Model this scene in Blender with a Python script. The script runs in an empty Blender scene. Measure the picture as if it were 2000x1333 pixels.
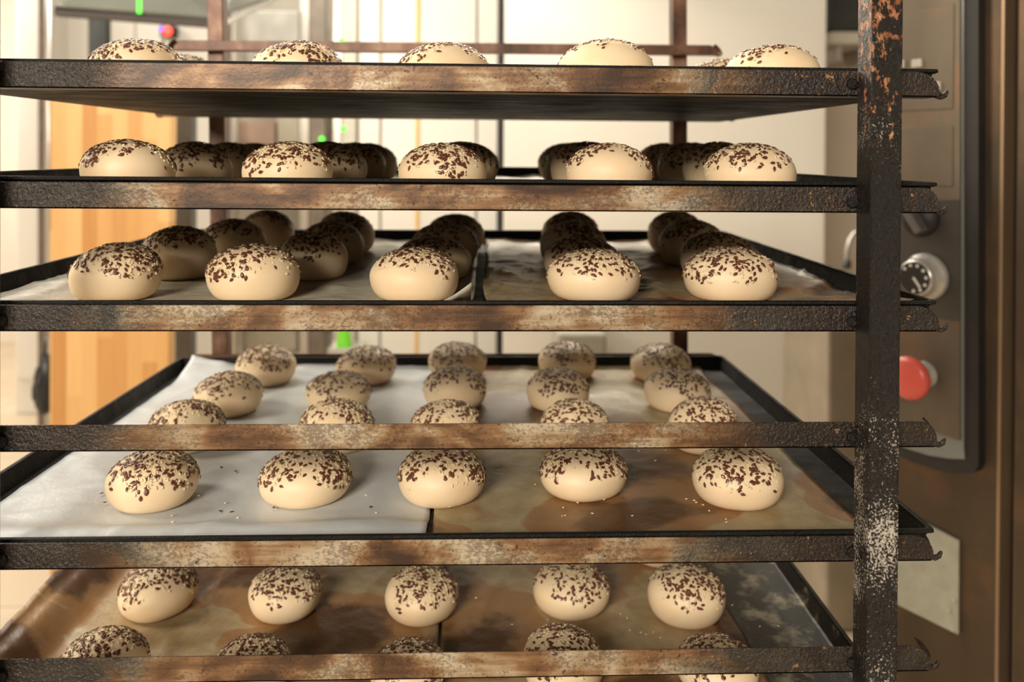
import bpy, bmesh, math, random
import numpy as np
from mathutils import Vector, Matrix, noise
random.seed(7)
rng = np.random.default_rng(7)
col = bpy.context.scene.collection
scn = bpy.context.scene
# ------------------------------------------------------------------ camera
FX = 1650.0                                     # focal length in pixels of the 2000 px frame
ZO = 1.02                                       # height of the rack's local zero over the floor
CP = Vector((.0479, -.645, .2831 + ZO))
PX, PY_ = 1004.9, 312.95
def camrot(a, b, c):
    Rz = Matrix.Rotation(a, 3, 'Z'); Rx = Matrix.Rotation(b, 3, 'X'); Ry = Matrix.Rotation(c, 3, 'Y')
    return Rz @ Rx @ Ry
CM = camrot(-.0319, -.0079, -.0053)             # columns: right, forward, up
cam = bpy.data.cameras.new('camera'); camo = bpy.data.objects.new('camera', cam); col.objects.link(camo)
R_, F_, U_ = CM.col[0], CM.col[1], CM.col[2]
m = Matrix(((R_[0], U_[0], -F_[0], CP[0]), (R_[1], U_[1], -F_[1], CP[1]), (R_[2], U_[2], -F_[2], CP[2]), (0, 0, 0, 1)))
camo.matrix_world = m
cam.sensor_width = 36; cam.lens = FX / 2000 * 36
cam.shift_x = (1000 - PX) / 2000; cam.shift_y = (PY_ - 666.5) / 2000
cam.clip_start = .02; cam.clip_end = 60
cam.dof.use_dof = True; cam.dof.focus_distance = .70; cam.dof.aperture_fstop = 4.8
scn.camera = camo
# ------------------------------------------------------------------ world, light, exposure
w = bpy.data.worlds.new('world'); scn.world = w; w.use_nodes = True
bg = w.node_tree.nodes['Background']; bg.inputs[0].default_value = (1.0, .82, .62, 1); bg.inputs[1].default_value = .15
def area(name, loc, target, size, power, colr, sy=None):
    l = bpy.data.lights.new(name, 'AREA'); l.energy = power; l.color = colr; l.size = size
    if sy: l.shape = 'RECTANGLE'; l.size_y = sy
    o = bpy.data.objects.new(name, l); col.objects.link(o); o.location = loc
    o.rotation_euler = (Vector(target) - Vector(loc)).to_track_quat('-Z', 'Y').to_euler(); return o
area('ceiling_lamp_front', (-1.0, -2.6, 2.22), (0, 0, 1.15), 1.1, 112, (1, .90, .75), .6)
area('ceiling_lamp_behind_rack', (.35, 2.1, 2.3), (0, .55, 1.05), .9, 26, (1, .90, .74), .4)
area('ceiling_lamp_side', (-2.1, .35, 2.3), (0, .3, 1.05), .7, 34, (1, .88, .70), .7)
area('ceiling_lamp_rear', (-1.0, 1.75, 2.75), (-.5, 2.4, .3), 1.3, 43, (1, .94, .84), .8)
area('ceiling_lamp_far_left', (-3.0, 3.4, 2.8), (-2.6, 3.6, 0), 1.2, 90, (1, .92, .82), 1.2)
scn.view_settings.view_transform = 'Standard'; scn.view_settings.look = 'None'
scn.view_settings.exposure = 0.0; scn.view_settings.gamma = 1; scn.view_settings.use_curve_mapping = False
# ------------------------------------------------------------------ helpers
def ray(u, v): return CM @ Vector(((u - PX) / FX, 1, -(v - PY_) / FX))
def onY(u, v, Y): d = ray(u, v); return CP + d * ((Y - CP.y) / d.y)
def onZ(u, v, Z): d = ray(u, v); return CP + d * ((Z - CP.z) / d.z)
def proj(P):
    d = CM.transposed() @ (Vector(P) - CP); return PX + FX * d[0] / d[1], PY_ - FX * d[2] / d[1]
def tag(o, label=None, cat=None, group=None, kind=None):
    for k, v in (('label', label), ('category', cat), ('group', group), ('kind', kind)):
        if v: o[k] = v
    return o
def empty(name, loc=(0, 0, 0), label=None, cat=None, group=None):
    o = bpy.data.objects.new(name, None); o.empty_display_size = .05; col.objects.link(o); o.location = loc
    return tag(o, label, cat, group)
def obj(name, bm, mat, parent=None, smooth=False, loc=None):
    me = bpy.data.meshes.new(name); bm.to_mesh(me); bm.free()
    if smooth: me.shade_smooth()
    me.materials.append(mat); o = bpy.data.objects.new(name, me); col.objects.link(o)
    if parent: o.parent = parent
    if loc is not None: o.location = loc
    return o
def npobj(name, verts, faces, mat, parent=None, smooth=True):
    me = bpy.data.meshes.new(name)
    me.vertices.add(len(verts)); me.vertices.foreach_set('co', verts.astype(np.float32).ravel())
    k = faces.shape[1]; me.loops.add(faces.size); me.loops.foreach_set('vertex_index', faces.astype(np.int32).ravel())
    me.polygons.add(len(faces)); me.polygons.foreach_set('loop_start', np.arange(0, faces.size, k, dtype=np.int32))
    me.update(calc_edges=True); me.validate()
    if smooth: me.shade_smooth()
    me.materials.append(mat); o = bpy.data.objects.new(name, me); col.objects.link(o)
    if parent: o.parent = parent
    return o
def box(bm, x0, x1, y0, y1, z0, z1, bev=0, seg=2):
    r = bmesh.ops.create_cube(bm, size=1); vs = r['verts']
    for v in vs: v.co = Vector(((x0 + x1) / 2 + v.co.x * (x1 - x0), (y0 + y1) / 2 + v.co.y * (y1 - y0), (z0 + z1) / 2 + v.co.z * (z1 - z0)))
    if bev:
        es = list({e for v in vs for e in v.link_edges}); bmesh.ops.bevel(bm, geom=es, offset=bev, segments=seg, affect='EDGES', profile=.5)
def prism(bm, pts, y0, y1, T=None):
    """outline pts (x,z) extruded from y0 to y1"""
    T = T or (lambda p: p)
    a = [bm.verts.new(T(Vector((x, y0, z)))) for x, z in pts]; b = [bm.verts.new(T(Vector((x, y1, z)))) for x, z in pts]
    bm.faces.new(a); bm.faces.new(b[::-1]); n = len(pts)
    for i in range(n): bm.faces.new((a[i], b[i], b[(i + 1) % n], a[(i + 1) % n]))
    bmesh.ops.recalc_face_normals(bm, faces=bm.faces)
def lathe(bm, prof, n=24, M=None):
    """profile (r, h) revolved about local Z"""
    M = M or Matrix(); rings = []
    for r, h in prof: rings.append([bm.verts.new(M @ Vector((r * math.cos(2 * math.pi * i / n), r * math.sin(2 * math.pi * i / n), h))) for i in range(n)])
    for a, b in zip(rings, rings[1:]):
        for i in range(n): bm.faces.new((a[i], a[(i + 1) % n], b[(i + 1) % n], b[i]))
    bm.faces.new(rings[0][::-1]); bm.faces.new(rings[-1])
def tube(bm, pts, r, n=8):
    rings = []
    for i, p in enumerate(pts):
        p = Vector(p); d = Vector(pts[min(i + 1, len(pts) - 1)]) - Vector(pts[max(i - 1, 0)])
        q = d.to_track_quat('Z', 'Y'); rr = r[i] if isinstance(r, (list, tuple)) else r
        rings.append([bm.verts.new(p + q @ Vector((rr * math.cos(2 * math.pi * k / n), rr * math.sin(2 * math.pi * k / n), 0))) for k in range(n)])
    for a, b in zip(rings, rings[1:]):
        for i in range(n): bm.faces.new((a[i], a[(i + 1) % n], b[(i + 1) % n], b[i]))
    bm.faces.new(rings[0][::-1]); bm.faces.new(rings[-1])
def B(): return bmesh.new()
# ------------------------------------------------------------------ materials
class NT:
    def __init__(s, name):
        s.m = bpy.data.materials.new(name); s.m.use_nodes = True; s.t = s.m.node_tree; s.b = s.t.nodes['Principled BSDF']
    def n(s, typ, **kw):
        nd = s.t.nodes.new(typ)
        for k, v in kw.items():
            if k[0] == 'i' and k[1:].isdigit(): s.inp(nd, int(k[1:]), v)
            elif k in nd.inputs.keys(): s.inp(nd, k, v)
            else: setattr(nd, k, v)
        return nd
    def inp(s, nd, k, v):
        if hasattr(v, 'is_output'): s.t.links.new(v, nd.inputs[k])
        else: nd.inputs[k].default_value = v
    def set(s, **kw):
        for k, v in kw.items(): s.inp(s.b, k.replace('_', ' '), v)
        return s
    def co(s, scale=(1, 1, 1), loc=(0, 0, 0), rnd=True):
        c = s.n('ShaderNodeTexCoord'); v = c.outputs['Object']
        if rnd:
            oi = s.n('ShaderNodeObjectInfo'); ml = s.math('MULTIPLY', oi.outputs['Random'], 37.0)
            cx = s.n('ShaderNodeCombineXYZ', i0=ml, i1=ml, i2=ml); ad = s.n('ShaderNodeVectorMath', operation='ADD', i0=v, i1=cx.outputs[0]); v = ad.outputs[0]
        mp = s.n('ShaderNodeMapping'); s.inp(mp, 'Vector', v); s.inp(mp, 'Scale', scale); s.inp(mp, 'Location', loc)
        return mp.outputs[0]
    def math(s, op, a, b=0.0, c=0.0, clamp=False):
        nd = s.n('ShaderNodeMath', operation=op, i0=a, i1=b, i2=c); nd.use_clamp = clamp; return nd.outputs[0]
    def noise(s, vec, scale, detail=4, rough=.55, dist=0):
        nd = s.n('ShaderNodeTexNoise'); s.inp(nd, 'Vector', vec); s.inp(nd, 'Scale', scale); s.inp(nd, 'Detail', detail); s.inp(nd, 'Roughness', rough); s.inp(nd, 'Distortion', dist)
        return nd.outputs[0]
    def ramp(s, f, stops):
        nd = s.n('ShaderNodeValToRGB'); s.inp(nd, 0, f); e = nd.color_ramp.elements
        while len(e) < len(stops): e.new(.5)
        for k, (p, c) in enumerate(stops):
            e[k].position = p; e[k].color = (*c, 1) if isinstance(c, tuple) else (c, c, c, 1)
        return nd.outputs[0]
    def step(s, f, a, b):
        nd = s.n('ShaderNodeMapRange', interpolation_type='SMOOTHSTEP', i0=f, i1=a, i2=b, i3=0.0, i4=1.0); return nd.outputs[0]
    def mix(s, f, a, b, blend='MIX'):
        nd = s.n('ShaderNodeMix', data_type='RGBA', blend_type=blend); s.inp(nd, 0, f)
        s.inp(nd, 6, (*a, 1) if isinstance(a, tuple) else a); s.inp(nd, 7, (*b, 1) if isinstance(b, tuple) else b); return nd.outputs[2]
    def bump(s, h, strength=.5, dist=.001):
        nd = s.n('ShaderNodeBump'); s.inp(nd, 'Height', h); s.inp(nd, 'Strength', strength); s.inp(nd, 'Distance', dist)
        s.t.links.new(nd.outputs[0], s.b.inputs['Normal'])
    def xyz(s):
        c = s.n('ShaderNodeTexCoord'); sp = s.n('ShaderNodeSeparateXYZ', i0=c.outputs['Object']); return sp.outputs
def simple(name, c, rough=.5, metal=0, nscale=0, namp=.15, bump=0, em=None):
    t = NT(name); t.set(Roughness=rough, Metallic=metal); base = (*c, 1)
    if nscale:
        f = t.noise(t.co(), nscale, 5); d = tuple(x * (1 - namp) for x in c); l = tuple(min(1, x * (1 + namp)) for x in c)
        base = t.ramp(f, [(.3, d), (.7, l)])
        if bump: t.bump(f, bump, .002)
    t.set(Base_Color=base)
    if em: t.set(Emission_Color=(*em[0], 1), Emission_Strength=em[1])
    return t.m

def mat_rail():
    t = NT('burnt_rail_steel'); x, y, z = t.xyz()
    n1 = t.noise(t.co((1, 1, 1.5)), 11, 3, .55, .8); n2 = t.noise(t.co((.8, 1, 1.2), (7, 1, 3)), 17, 4, .6, .4); n3 = t.noise(t.co((.25, 1, 3.5), (3, 1, 0)), 70, 3, .6)
    fine = t.noise(t.co((.7, 1, 1)), 480, 3, .75); n4 = t.noise(t.co((1, 1, 1), (2, 9, 1)), 42, 5, .75)
    e = t.math('ADD', t.math('ABSOLUTE', x), t.math('MULTIPLY', t.math('SUBTRACT', n1, .5), .22))
    edge = t.step(e, .185, .262)
    hue = t.math('ADD', t.math('MULTIPLY', t.math('SUBTRACT', n1, .5), 2.6), t.math('MULTIPLY', t.math('SUBTRACT', n2, .5), 1.5))
    hue = t.math('ADD', t.math('ADD', hue, t.math('MULTIPLY', t.math('SUBTRACT', n3, .5), .7)), .5)
    c = t.ramp(hue, [(.02, (.050, .026, .014)), (.30, (.135, .068, .033)), (.50, (.245, .134, .064)), (.66, (.35, .25, .150)), (.90, (.50, .42, .31))])
    dk = t.math('ADD', t.math('MULTIPLY', n2, .5), t.math('MULTIPLY', n4, .5)); dk = t.step(t.math('ADD', dk, t.math('MULTIPLY', t.math('SUBTRACT', fine, .5), .85)), .49, .61)
    c = t.mix(t.math('MULTIPLY', dk, .55), c, (.045, .022, .013))
    sp = t.step(t.noise(t.co((1, 1, 1), (9, 2, 4)), 150, 3, .7), .64, .69); c = t.mix(t.math('MULTIPLY', sp, .8), c, (.015, .010, .008))
    c = t.mix(t.math('MULTIPLY', edge, .94), c, (.012, .009, .008))
    fl = t.math('MULTIPLY', t.step(t.noise(t.co((1, 1, 1), (5, 5, 5)), 95, 4, .8), .60, .65), t.step(x, .18, .26))
    c = t.mix(t.math('MULTIPLY', fl, .75), c, (.36, .20, .10))
    t.set(Base_Color=c, Roughness=t.ramp(edge, [(0, .42), (1, .33)]), Metallic=t.math('MULTIPLY_ADD', edge, -.15, .2))
    h = t.math('ADD', t.math('MULTIPLY', t.noise(t.co(), 330, 3, .7), t.math('MULTIPLY_ADD', edge, 1.0, .10)), t.math('MULTIPLY', fl, .6))
    t.bump(h, 1.0, .0016); return t.m
def mat_post(flour=False):
    t = NT('charred_post_steel'); x, y, z = t.xyz()
    h1 = t.noise(t.co((1, 1, 1)), 330, 4, .75); h2 = t.noise(t.co(), 60, 4, .7)
    c = t.ramp(h1, [(.35, (.003, .0025, .002)), (.60, (.008, .006, .005)), (.78, (.035, .026, .020))])
    h = t.math('ADD', t.math('MULTIPLY', h1, .8), t.math('MULTIPLY', h2, 1.0))
    if flour:
        rn = t.noise(t.co((1.3, 1.3, .8), (2, 0, 1), rnd=False), 120, 5, .75)
        win = t.math('SUBTRACT', 1.0, t.math('MULTIPLY', t.math('ABSOLUTE', t.math('SUBTRACT', z, .405 + ZO)), 8.5))
        xw = t.math('MULTIPLY', t.math('ABSOLUTE', t.math('SUBTRACT', x, .336)), 3.0)
        ru = t.math('MULTIPLY', t.step(t.math('ADD', rn, t.math('SUBTRACT', t.math('MULTIPLY', win, .09), xw)), .575, .595), t.step(win, -.02, .12))
        rc = t.ramp(t.noise(t.co(), 130, 3), [(.35, (.25, .07, .025)), (.6, (.52, .24, .12)), (.75, (.70, .46, .30))])
        c = t.mix(ru, c, rc); h = t.math('ADD', h, t.math('MULTIPLY', ru, -.5))
        low = t.noise(t.co((1, 1, .7), (4, 3, 7), rnd=False), 26, 3, .6); dust = t.noise(t.co((1, 1, 1), (1, 8, 2), rnd=False), 520, 3, .8)
        fw = t.math('SUBTRACT', 1.0, t.math('MULTIPLY', t.math('ABSOLUTE', t.math('SUBTRACT', z, -.015 + ZO)), 9.0))
        fm = t.math('ADD', dust, t.math('ADD', t.math('MULTIPLY', t.math('MAXIMUM', fw, -.45), .11), t.math('MULTIPLY', t.math('SUBTRACT', low, .5), .65)))
        fm = t.step(fm, .64, .70)
        c = t.mix(t.math('MULTIPLY', fm, .85), c, (.70, .63, .55))
    t.set(Base_Color=c, Roughness=.30, Metallic=.0, Specular_IOR_Level=.5); t.bump(h, 1.0, .0034); return t.m
def mat_backpost():
    t = NT('browned_post_steel'); n = t.noise(t.co((1, 1, .6)), 22, 5, .65); 
    c = t.ramp(n, [(.3, (.03, .015, .01)), (.5, (.13, .06, .035)), (.7, (.26, .15, .10))]); t.set(Base_Color=c, Roughness=.42, Metallic=.3); return t.m
def mat_tray():
    t = NT('blackened_tray_steel'); h1 = t.noise(t.co(), 420, 3, .75); n = t.noise(t.co((1, 3, 1)), 14, 5, .7)
    c = t.ramp(n, [(.40, (.005, .0045, .004)), (.60, (.012, .010, .008)), (.72, (.05, .026, .014))])
    t.set(Base_Color=c, Roughness=t.ramp(n, [(.35, .38), (.7, .75)]), Metallic=.0, Specular_IOR_Level=.22); t.bump(t.math('ADD', h1, n), .9, .0016); return t.m
def mat_tray_flour():
    t = NT('floury_tray_steel'); n = t.noise(t.co((1, 1, 1), rnd=False), 16, 5, .7); x, y, z = t.xyz()
    f = t.math('MULTIPLY', t.step(n, .50, .66), t.step(x, .26, .33))
    c = t.mix(t.math('MULTIPLY', f, .7), (.014, .013, .010), (.46, .40, .28)); h1 = t.noise(t.co(), 420, 3, .75)
    t.set(Base_Color=c, Roughness=.35, Metallic=.2); t.bump(h1, .5, .0008); return t.m
def mat_dough(seed):
    t = NT('raw_dough'); n = t.noise(t.co(), 25, 3, .5); oi = t.n('ShaderNodeObjectInfo')
    c = t.ramp(n, [(.3, (.84, .635, .405)), (.7, (.90, .72, .49))])
    t.set(Base_Color=c, Roughness=.52, Subsurface_Weight=.25, Subsurface_Scale=.008, Subsurface_Radius=(1, .55, .25))
    t.bump(t.noise(t.co(), 130, 2, .5), .10, .001); return t.m
def mat_paper(kind):
    t = NT('parchment_' + kind)
    if kind == 'white':
        n = t.noise(t.co(), 12, 4, .5); c = t.ramp(n, [(.3, (.50, .52, .53)), (.7, (.60, .62, .625))])
        t.set(Base_Color=c, Roughness=.38); t.bump(t.noise(t.co((1, 1, 1)), 35, 4, .55), .35, .003); return t.m
    P = {'stained': ((.27, .20, .10), (.40, .32, .18), (.075, .030, .010), (.25, .10, .028), .12),
         'dark': ((.20, .14, .075), (.42, .33, .19), (.06, .026, .011), (.28, .13, .05), .04),
         'scorched': ((.32, .22, .11), (.48, .38, .23), (.065, .026, .010), (.32, .145, .045), .13),
         'pale': ((.42, .37, .28), (.55, .50, .40), (.16, .09, .045), (.32, .20, .10), -.14)}[kind]
    v = t.co((1, 1, 1)); n = t.noise(v, 7, 5, .6, .4); nf = t.noise(v, 38, 5, .65)
    base = t.ramp(nf, [(.3, P[0]), (.7, P[1])])
    vo = t.n('ShaderNodeTexVoronoi', feature='F1'); 
    wv = t.n('ShaderNodeVectorMath', operation='ADD', i0=v); nz = t.n('ShaderNodeTexNoise'); t.inp(nz, 'Vector', v); t.inp(nz, 'Scale', 9.0)
    sc = t.n('ShaderNodeVectorMath', operation='SCALE', i0=nz.outputs['Color']); sc.inputs['Scale'].default_value = .14; t.inp(wv, 1, sc.outputs[0])
    t.inp(vo, 'Vector', wv.outputs[0]); t.inp(vo, 'Scale', 6.2); d = vo.outputs['Distance']
    d = t.math('SUBTRACT', d, P[4]); 
    ring = t.math('MULTIPLY', t.step(d, .46, .43), 1.0); core = t.step(t.math('ADD', d, t.math('MULTIPLY', nf, .2)), .44, .34)
    c = t.mix(t.math('MULTIPLY', ring, .72), base, P[3]); c = t.mix(t.math('MULTIPLY', core, .85), c, P[2])
    c = t.mix(t.math('MULTIPLY', t.step(n, .60, .72), .6), c, P[3])
    t.set(Base_Color=c, Roughness=.40); t.bump(t.math('ADD', nf, n), .45, .003); return t.m
def mat_wood():
    t = NT('butcher_block_beech'); x, y, z = t.xyz()
    s = t.math('MULTIPLY', x, 24.0); cell = t.math('FLOOR', s)
    zr = t.math('FLOOR', t.math('ADD', t.math('MULTIPLY', z, 1.6), t.math('MULTIPLY', cell, .37)))
    wn = t.n('ShaderNodeTexWhiteNoise', noise_dimensions='2D'); cb = t.n('ShaderNodeCombineXYZ', i0=cell, i1=zr); t.inp(wn, 'Vector', cb.outputs[0])
    g = t.noise(t.co((14, 14, .8)), 6, 5, .6)
    f = t.math('ADD', t.math('MULTIPLY', wn.outputs[0], .75), t.math('MULTIPLY', g, .35))
    c = t.ramp(f, [(.1, (.50, .215, .065)), (.5, (.68, .36, .125)), (.95, (.84, .53, .23))]); t.set(Base_Color=c, Roughness=.4); return t.m
def mat_floor():
    t = NT('beige_floor_tile'); br = t.n('ShaderNodeTexBrick', i1=(.62, .52, .38, 1), i2=(.55, .45, .32, 1), i3=(.34, .27, .19, 1)); br.offset = 0
    t.inp(br, 'Vector', t.co(rnd=False)); t.inp(br, 'Scale', 1.0); t.inp(br, 'Brick Width', .3); t.inp(br, 'Row Height', .3); t.inp(br, 'Mortar Size', .004)
    n = t.noise(t.co(rnd=False), 6, 4); c = t.mix(t.math('MULTIPLY', n, .35), br.outputs[0], (.50, .38, .25)); t.set(Base_Color=c, Roughness=.35); return t.m
def mat_steel(name, c, rough, stain=.0):
    t = NT(name); n = t.noise(t.co((1, 1, .25)), 14, 5, .6); n2 = t.noise(t.co(), 7, 4, .6)
    b = t.ramp(n, [(.3, tuple(k * .85 for k in c)), (.7, tuple(k * 1.12 for k in c))])
    b = t.mix(t.math('MULTIPLY', t.step(n2, .48, .68), stain), b, (.26, .13, .06)); t.set(Base_Color=b, Roughness=rough, Metallic=.55); return t.m
M_rail, M_post, M_postf, M_bpost, M_tray, M_trayf = mat_rail(), mat_post(), mat_post(True), mat_backpost(), mat_tray(), mat_tray_flour()
M_dough = mat_dough(0)
M_flax = simple('flax_seed', (.135, .045, .024), .28, 0, 300, .5)
M_ses = simple('sesame_seed', (.84, .70, .45), .4, 0, 300, .15)
M_pw, M_ps, M_pd, M_pc, M_pp = [mat_paper(k) for k in ('white', 'stained', 'dark', 'scorched', 'pale')]
M_wood, M_floor = mat_wood(), mat_floor()
M_white = simple('white_enamel', (.80, .76, .68), .35, 0, 2.5, .03)
M_cream = simple('cream_plaster', (.78, .70, .60), .8, 0, 3, .06)
M_seal = simple('black_rubber', (.02, .02, .02), .6, 0, 30, .2)
M_dark = simple('dark_grey_paint', (.045, .048, .045), .5, 0, 20, .2)
M_chrome = mat_steel('brushed_steel', (.55, .52, .47), .28)
M_oven = mat_steel('oven_steel', (.080, .055, .034), .45, .25)
M_ovenp = mat_steel('oven_panel_steel', (.135, .108, .078), .5, .40)
M_ovend = simple('smoked_panel', (.045, .038, .032), .35, 0, 6, .3)
M_plate = simple('grey_notice_plate', (.34, .33, .26), .5, 0, 40, .12)
M_red = simple('red_plastic', (.66, .10, .075), .35, 0, 30, .06)
M_blk = simple('black_plastic', (.012, .010, .009), .55, 0, 30, .2)
M_mark = simple('white_marking', (.6, .58, .52), .6, 0, 30, .05)
M_yel = simple('yellow_strip', (.80, .50, .12), .5, 0, 30, .1)
M_pink = simple('pinkish_crate', (.55, .40, .33), .6, 0, 8, .2)
M_glass = simple('grey_green_hood_glass', (.115, .115, .092), .15, 0, 3, .2)
M_bag = simple('black_bin_bag', (.02, .02, .022), .3, 0, 30, .3, .8)
M_green = simple('green_light', (.08, .7, .03), .4, 0, 9, .05, 0, ((.10, 1.0, .06), 1.6))
M_redl = simple('red_light', (.8, .05, .03), .4, 0, 9, .05, 0, ((1.0, .08, .04), 2.6))
M_blul = simple('blue_light', (.08, .05, .6), .4, 0, 9, .05, 0, ((.10, .06, 1.0), 1.8))
M_greenp = simple('green_plastic', (.16, .62, .03), .4, 0, 9, .05)

# ------------------------------------------------------------------ room shell
def struct(name, x0, x1, y0, y1, z0, z1, mat): b = B(); box(b, x0, x1, y0, y1, z0, z1); return tag(obj(name, b, mat), kind='structure')
struct('floor', -4.2, 2.6, -3.2, 5.2, -.05, 0, M_floor)
struct('wall_back', -4.2, 2.6, 5.2, 5.3, 0, 3.0, M_cream)
struct('wall_left', -4.3, -4.2, -3.2, 5.2, 0, 3.0, M_cream)
struct('wall_right', 2.6, 2.7, -3.2, 5.2, 0, 3.0, M_cream)

# ------------------------------------------------------------------ rack trolley
RZ = [.3503, .2600, .1670, .0751, -.0149, -.1010]
rack = empty('rack_trolley', (0, .3, 0), 'soot-blackened steel bakery rack trolley whose rails hold five trays of buns', 'rack')
def child(o, par): o.parent = par; o.matrix_parent_inverse = Matrix.Translation(par.location).inverted(); return o
RAIL_H = .0200
YB = .640                                            # plane of the rear rails
def rail(name, xl, xr, zl, zr, xa, xb, Y, inward, h=RAIL_H, flare=.004, cut=.020, label=None):
    """plate with rounded-off upper ends, an inward flange along its foot and a bent stop lip at each end"""
    sl = (zr - zl) / (xb - xa)
    def T(p): return Vector((p.x, Y + p.y * inward, zl + (p.x - xa) * sl + p.z))
    b = B(); pts = []; k = 7
    for i in range(k + 1):                           # right end, from top to foot
        a = i / k * math.pi / 2; pts.append((xr - cut + cut * math.sin(a), -h * .78 * (1 - math.cos(a))))
    pts.append((xr + .002, -h * .86)); pts.append((xr - .002, -h))
    left = [(xl + cut - cut * math.sin(i / k * math.pi / 2), -h * .78 * (1 - math.cos(i / k * math.pi / 2))) for i in range(k + 1)] + [(xl - .002, -h * .86), (xl + .002, -h)]
    # subdivide the long top for shading is not needed; outline runs clockwise
    outline = left[::-1] + pts
    prism(b, outline, 0, .0016, T)
    prism(b, [(xl + .002, -h), (xr - .002, -h), (xr - .002, -h + .0016), (xl + .002, -h + .0016)], 0, .018, T)
    for s, e in ((1, xr), (-1, xl)):                 # stop lip following the curved end
        prev = None
        n = 8
        for i in range(n + 1):
            a = (.35 + .65 * i / n) * math.pi / 2
            px = e - s * cut + s * cut * math.sin(a); pz = -h * .78 * (1 - math.cos(a)) - (h * .12 * max(0, (i - n + 2) / 2))
            fl = flare * (i / n)
            row = [T(Vector(c)) for c in ((px, .001, pz), (px + s * fl * .6, .007, pz + .001), (px + s * (fl + .001), .0125, pz + .0022), (px + s * (fl * 1.5 + .001), .0135, pz + .0002))]
            row = [b.verts.new(r) for r in row]
            if prev:
                for q in range(3): b.faces.new((prev[q], prev[q + 1], row[q + 1], row[q]))
            prev = row
        # curled tip at the foot
        tube(b, [T(Vector((e - s * .003, .0045, -h * .93))), T(Vector((e + s * .003, .0045, -h * .98))), T(Vector((e + s * .0065, .0045, -h * .90))), T(Vector((e + s * .0085, .0045, -h * .72)))], [.0016, .0024, .0022, .0012], 6)
    o = obj(name, b, M_rail); mo = o.modifiers.new('edge', 'BEVEL'); mo.width = .0004; mo.segments = 1; mo.limit_method = 'ANGLE'
    if label: o['label'] = label
    child(o, rack); return o, T
RL = [(119, 138), (355, 366), (596, 598), (832, 825), (1063, 1048), (1289.5, 1264.5)]
ends = [1841, 1840, 1840, 1836, 1829, 1824]
RAILZ = []
xl = onY(-285, 600, 0).x
for i, (a, b_) in enumerate(RL):
    pa, pb = onY(0, a, 0), onY(1670, b_, 0)
    xr = onY(ends[i], b_ + 40, 0).x - .002
    RAILZ.append((pa, pb))
    o, T = rail('rail', xl, xr, pa.z, pb.z, pa.x, pb.x, 0, 1, cut=[.020, .012, .018, .013, .015, .017][i], flare=[.003, .003, .003, .002, .003, .004][i])
    for u in (1664, 4 if i > 1 else -14):            # rivet heads
        p = onY(u, (a if u < 900 else b_) + (30 if i else 26), 0); r = B()
        lathe(r, [(.0046, 0), (.0044, .0018), (.0034, .0036), (.0014, .0045), (.0002, .0046)], 14, Matrix.Translation(p) @ Matrix.Rotation(math.pi / 2, 4, 'X'))
        rv = obj('rivet', r, M_post, smooth=True); rv.parent = o
def zat(i, x=0.0):
    a, b_ = RAILZ[i]; return a.z + (b_.z - a.z) * (x - a.x) / (b_.x - a.x)
# slots above and below the picture
for z in (zat(0) + .0915, zat(5) - .087):
    rail('rail', xl, onY(1838, 600, 0).x, z, z - .002, -.3, .3, 0, 1)
# rear rails
back = []
p = onY(1000, 84.7, YB); back.append(p.z)
p = onY(1000, 209, YB); back.append(p.z)
for i in range(1, 6): back.append(zat(i) - (.009 if i == 4 else .002))
back.append(zat(5) - .087)
for i, z in enumerate(back):
    x0, x1 = onY({0: 340, 1: 318}.get(i, 372), 95, YB).x, onY({0: 1398, 1: 1425}.get(i, 1404), 95, YB).x
    ob, _ = rail('rail', x0, x1, z, z, -.3, .3, YB, -1, h=.0168 if i == 0 else .019, cut=.010); ob.data.materials[0] = M_bpost
# posts: front pair stands before the front rails, rear pair behind the rear rails
PW, PD = .0235, .0245
def post(name, xe, yf, yb, mat, par=rack, label=None, lean=0):
    b = B(); n = 160; x0, x1 = xe
    z0, z1 = .13, 1.95
    box(b, x0, x1, yf, yb, z0, z1, .0015, 2)
    # fold line of the section down its inner corner
    for v in b.verts: v.co.x += (v.co.z - 1.3) * lean
    o = obj(name, b, mat); child(o, par)
    if label: o['label'] = label
    return o
xr0 = onY(1702, 300, -.0265).x; xr1 = onY(1762.5, 300, -.0265).x
post('post', (xr0, xr1), -.0265, -.0006, M_postf, label='charred post crusted with orange rust flakes and white flour')
xq = onY(2, 1240, -.0006).x; post('post', (xq - .0245, xq), -.0265, -.0006, M_post)
lx0, lx1 = onY(408, 50, YB).x, onY(439, 50, YB).x
post('post', (lx0, lx1), YB + .001, YB + .026, M_bpost, lean=-.016)
bx0, bx1 = onY(1316, 50, YB).x, onY(1345, 50, YB).x
post('post', (bx0, bx1), YB + .001, YB + .026, M_bpost, lean=-.010)
b = B()
for x0, x1, y0, y1 in ((xq - .02, xr1, -.024, -.002), (lx0, bx1, YB + .002, YB + .024)): box(b, x0, x1, y0, y1, .13, .16)
for xa, xb in ((xq - .02, lx0), (xr1 - .02, bx1 - .02)): box(b, (xa + xb) / 2 - .012, (xa + xb) / 2 + .012, -.002, YB + .002, .13, .16)
child(obj('base_frame', b, M_post), rack)
for x, y in ((xq - .01, -.012), (xr1 - .012, -.012), (lx0 + .012, YB + .013), (bx1 - .012, YB + .013)):
    b = B(); box(b, x - .014, x + .014, y - .02, y + .02, .085, .13)
    lathe(b, [(.015, -.012), (.05, -.012), (.055, -.006), (.055, .006), (.05, .012), (.015, .012)], 24, Matrix.Translation((x, y, .055)) @ Matrix.Rotation(math.pi / 2, 4, 'Y'))
    child(obj('caster', b, M_seal), rack)

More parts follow.
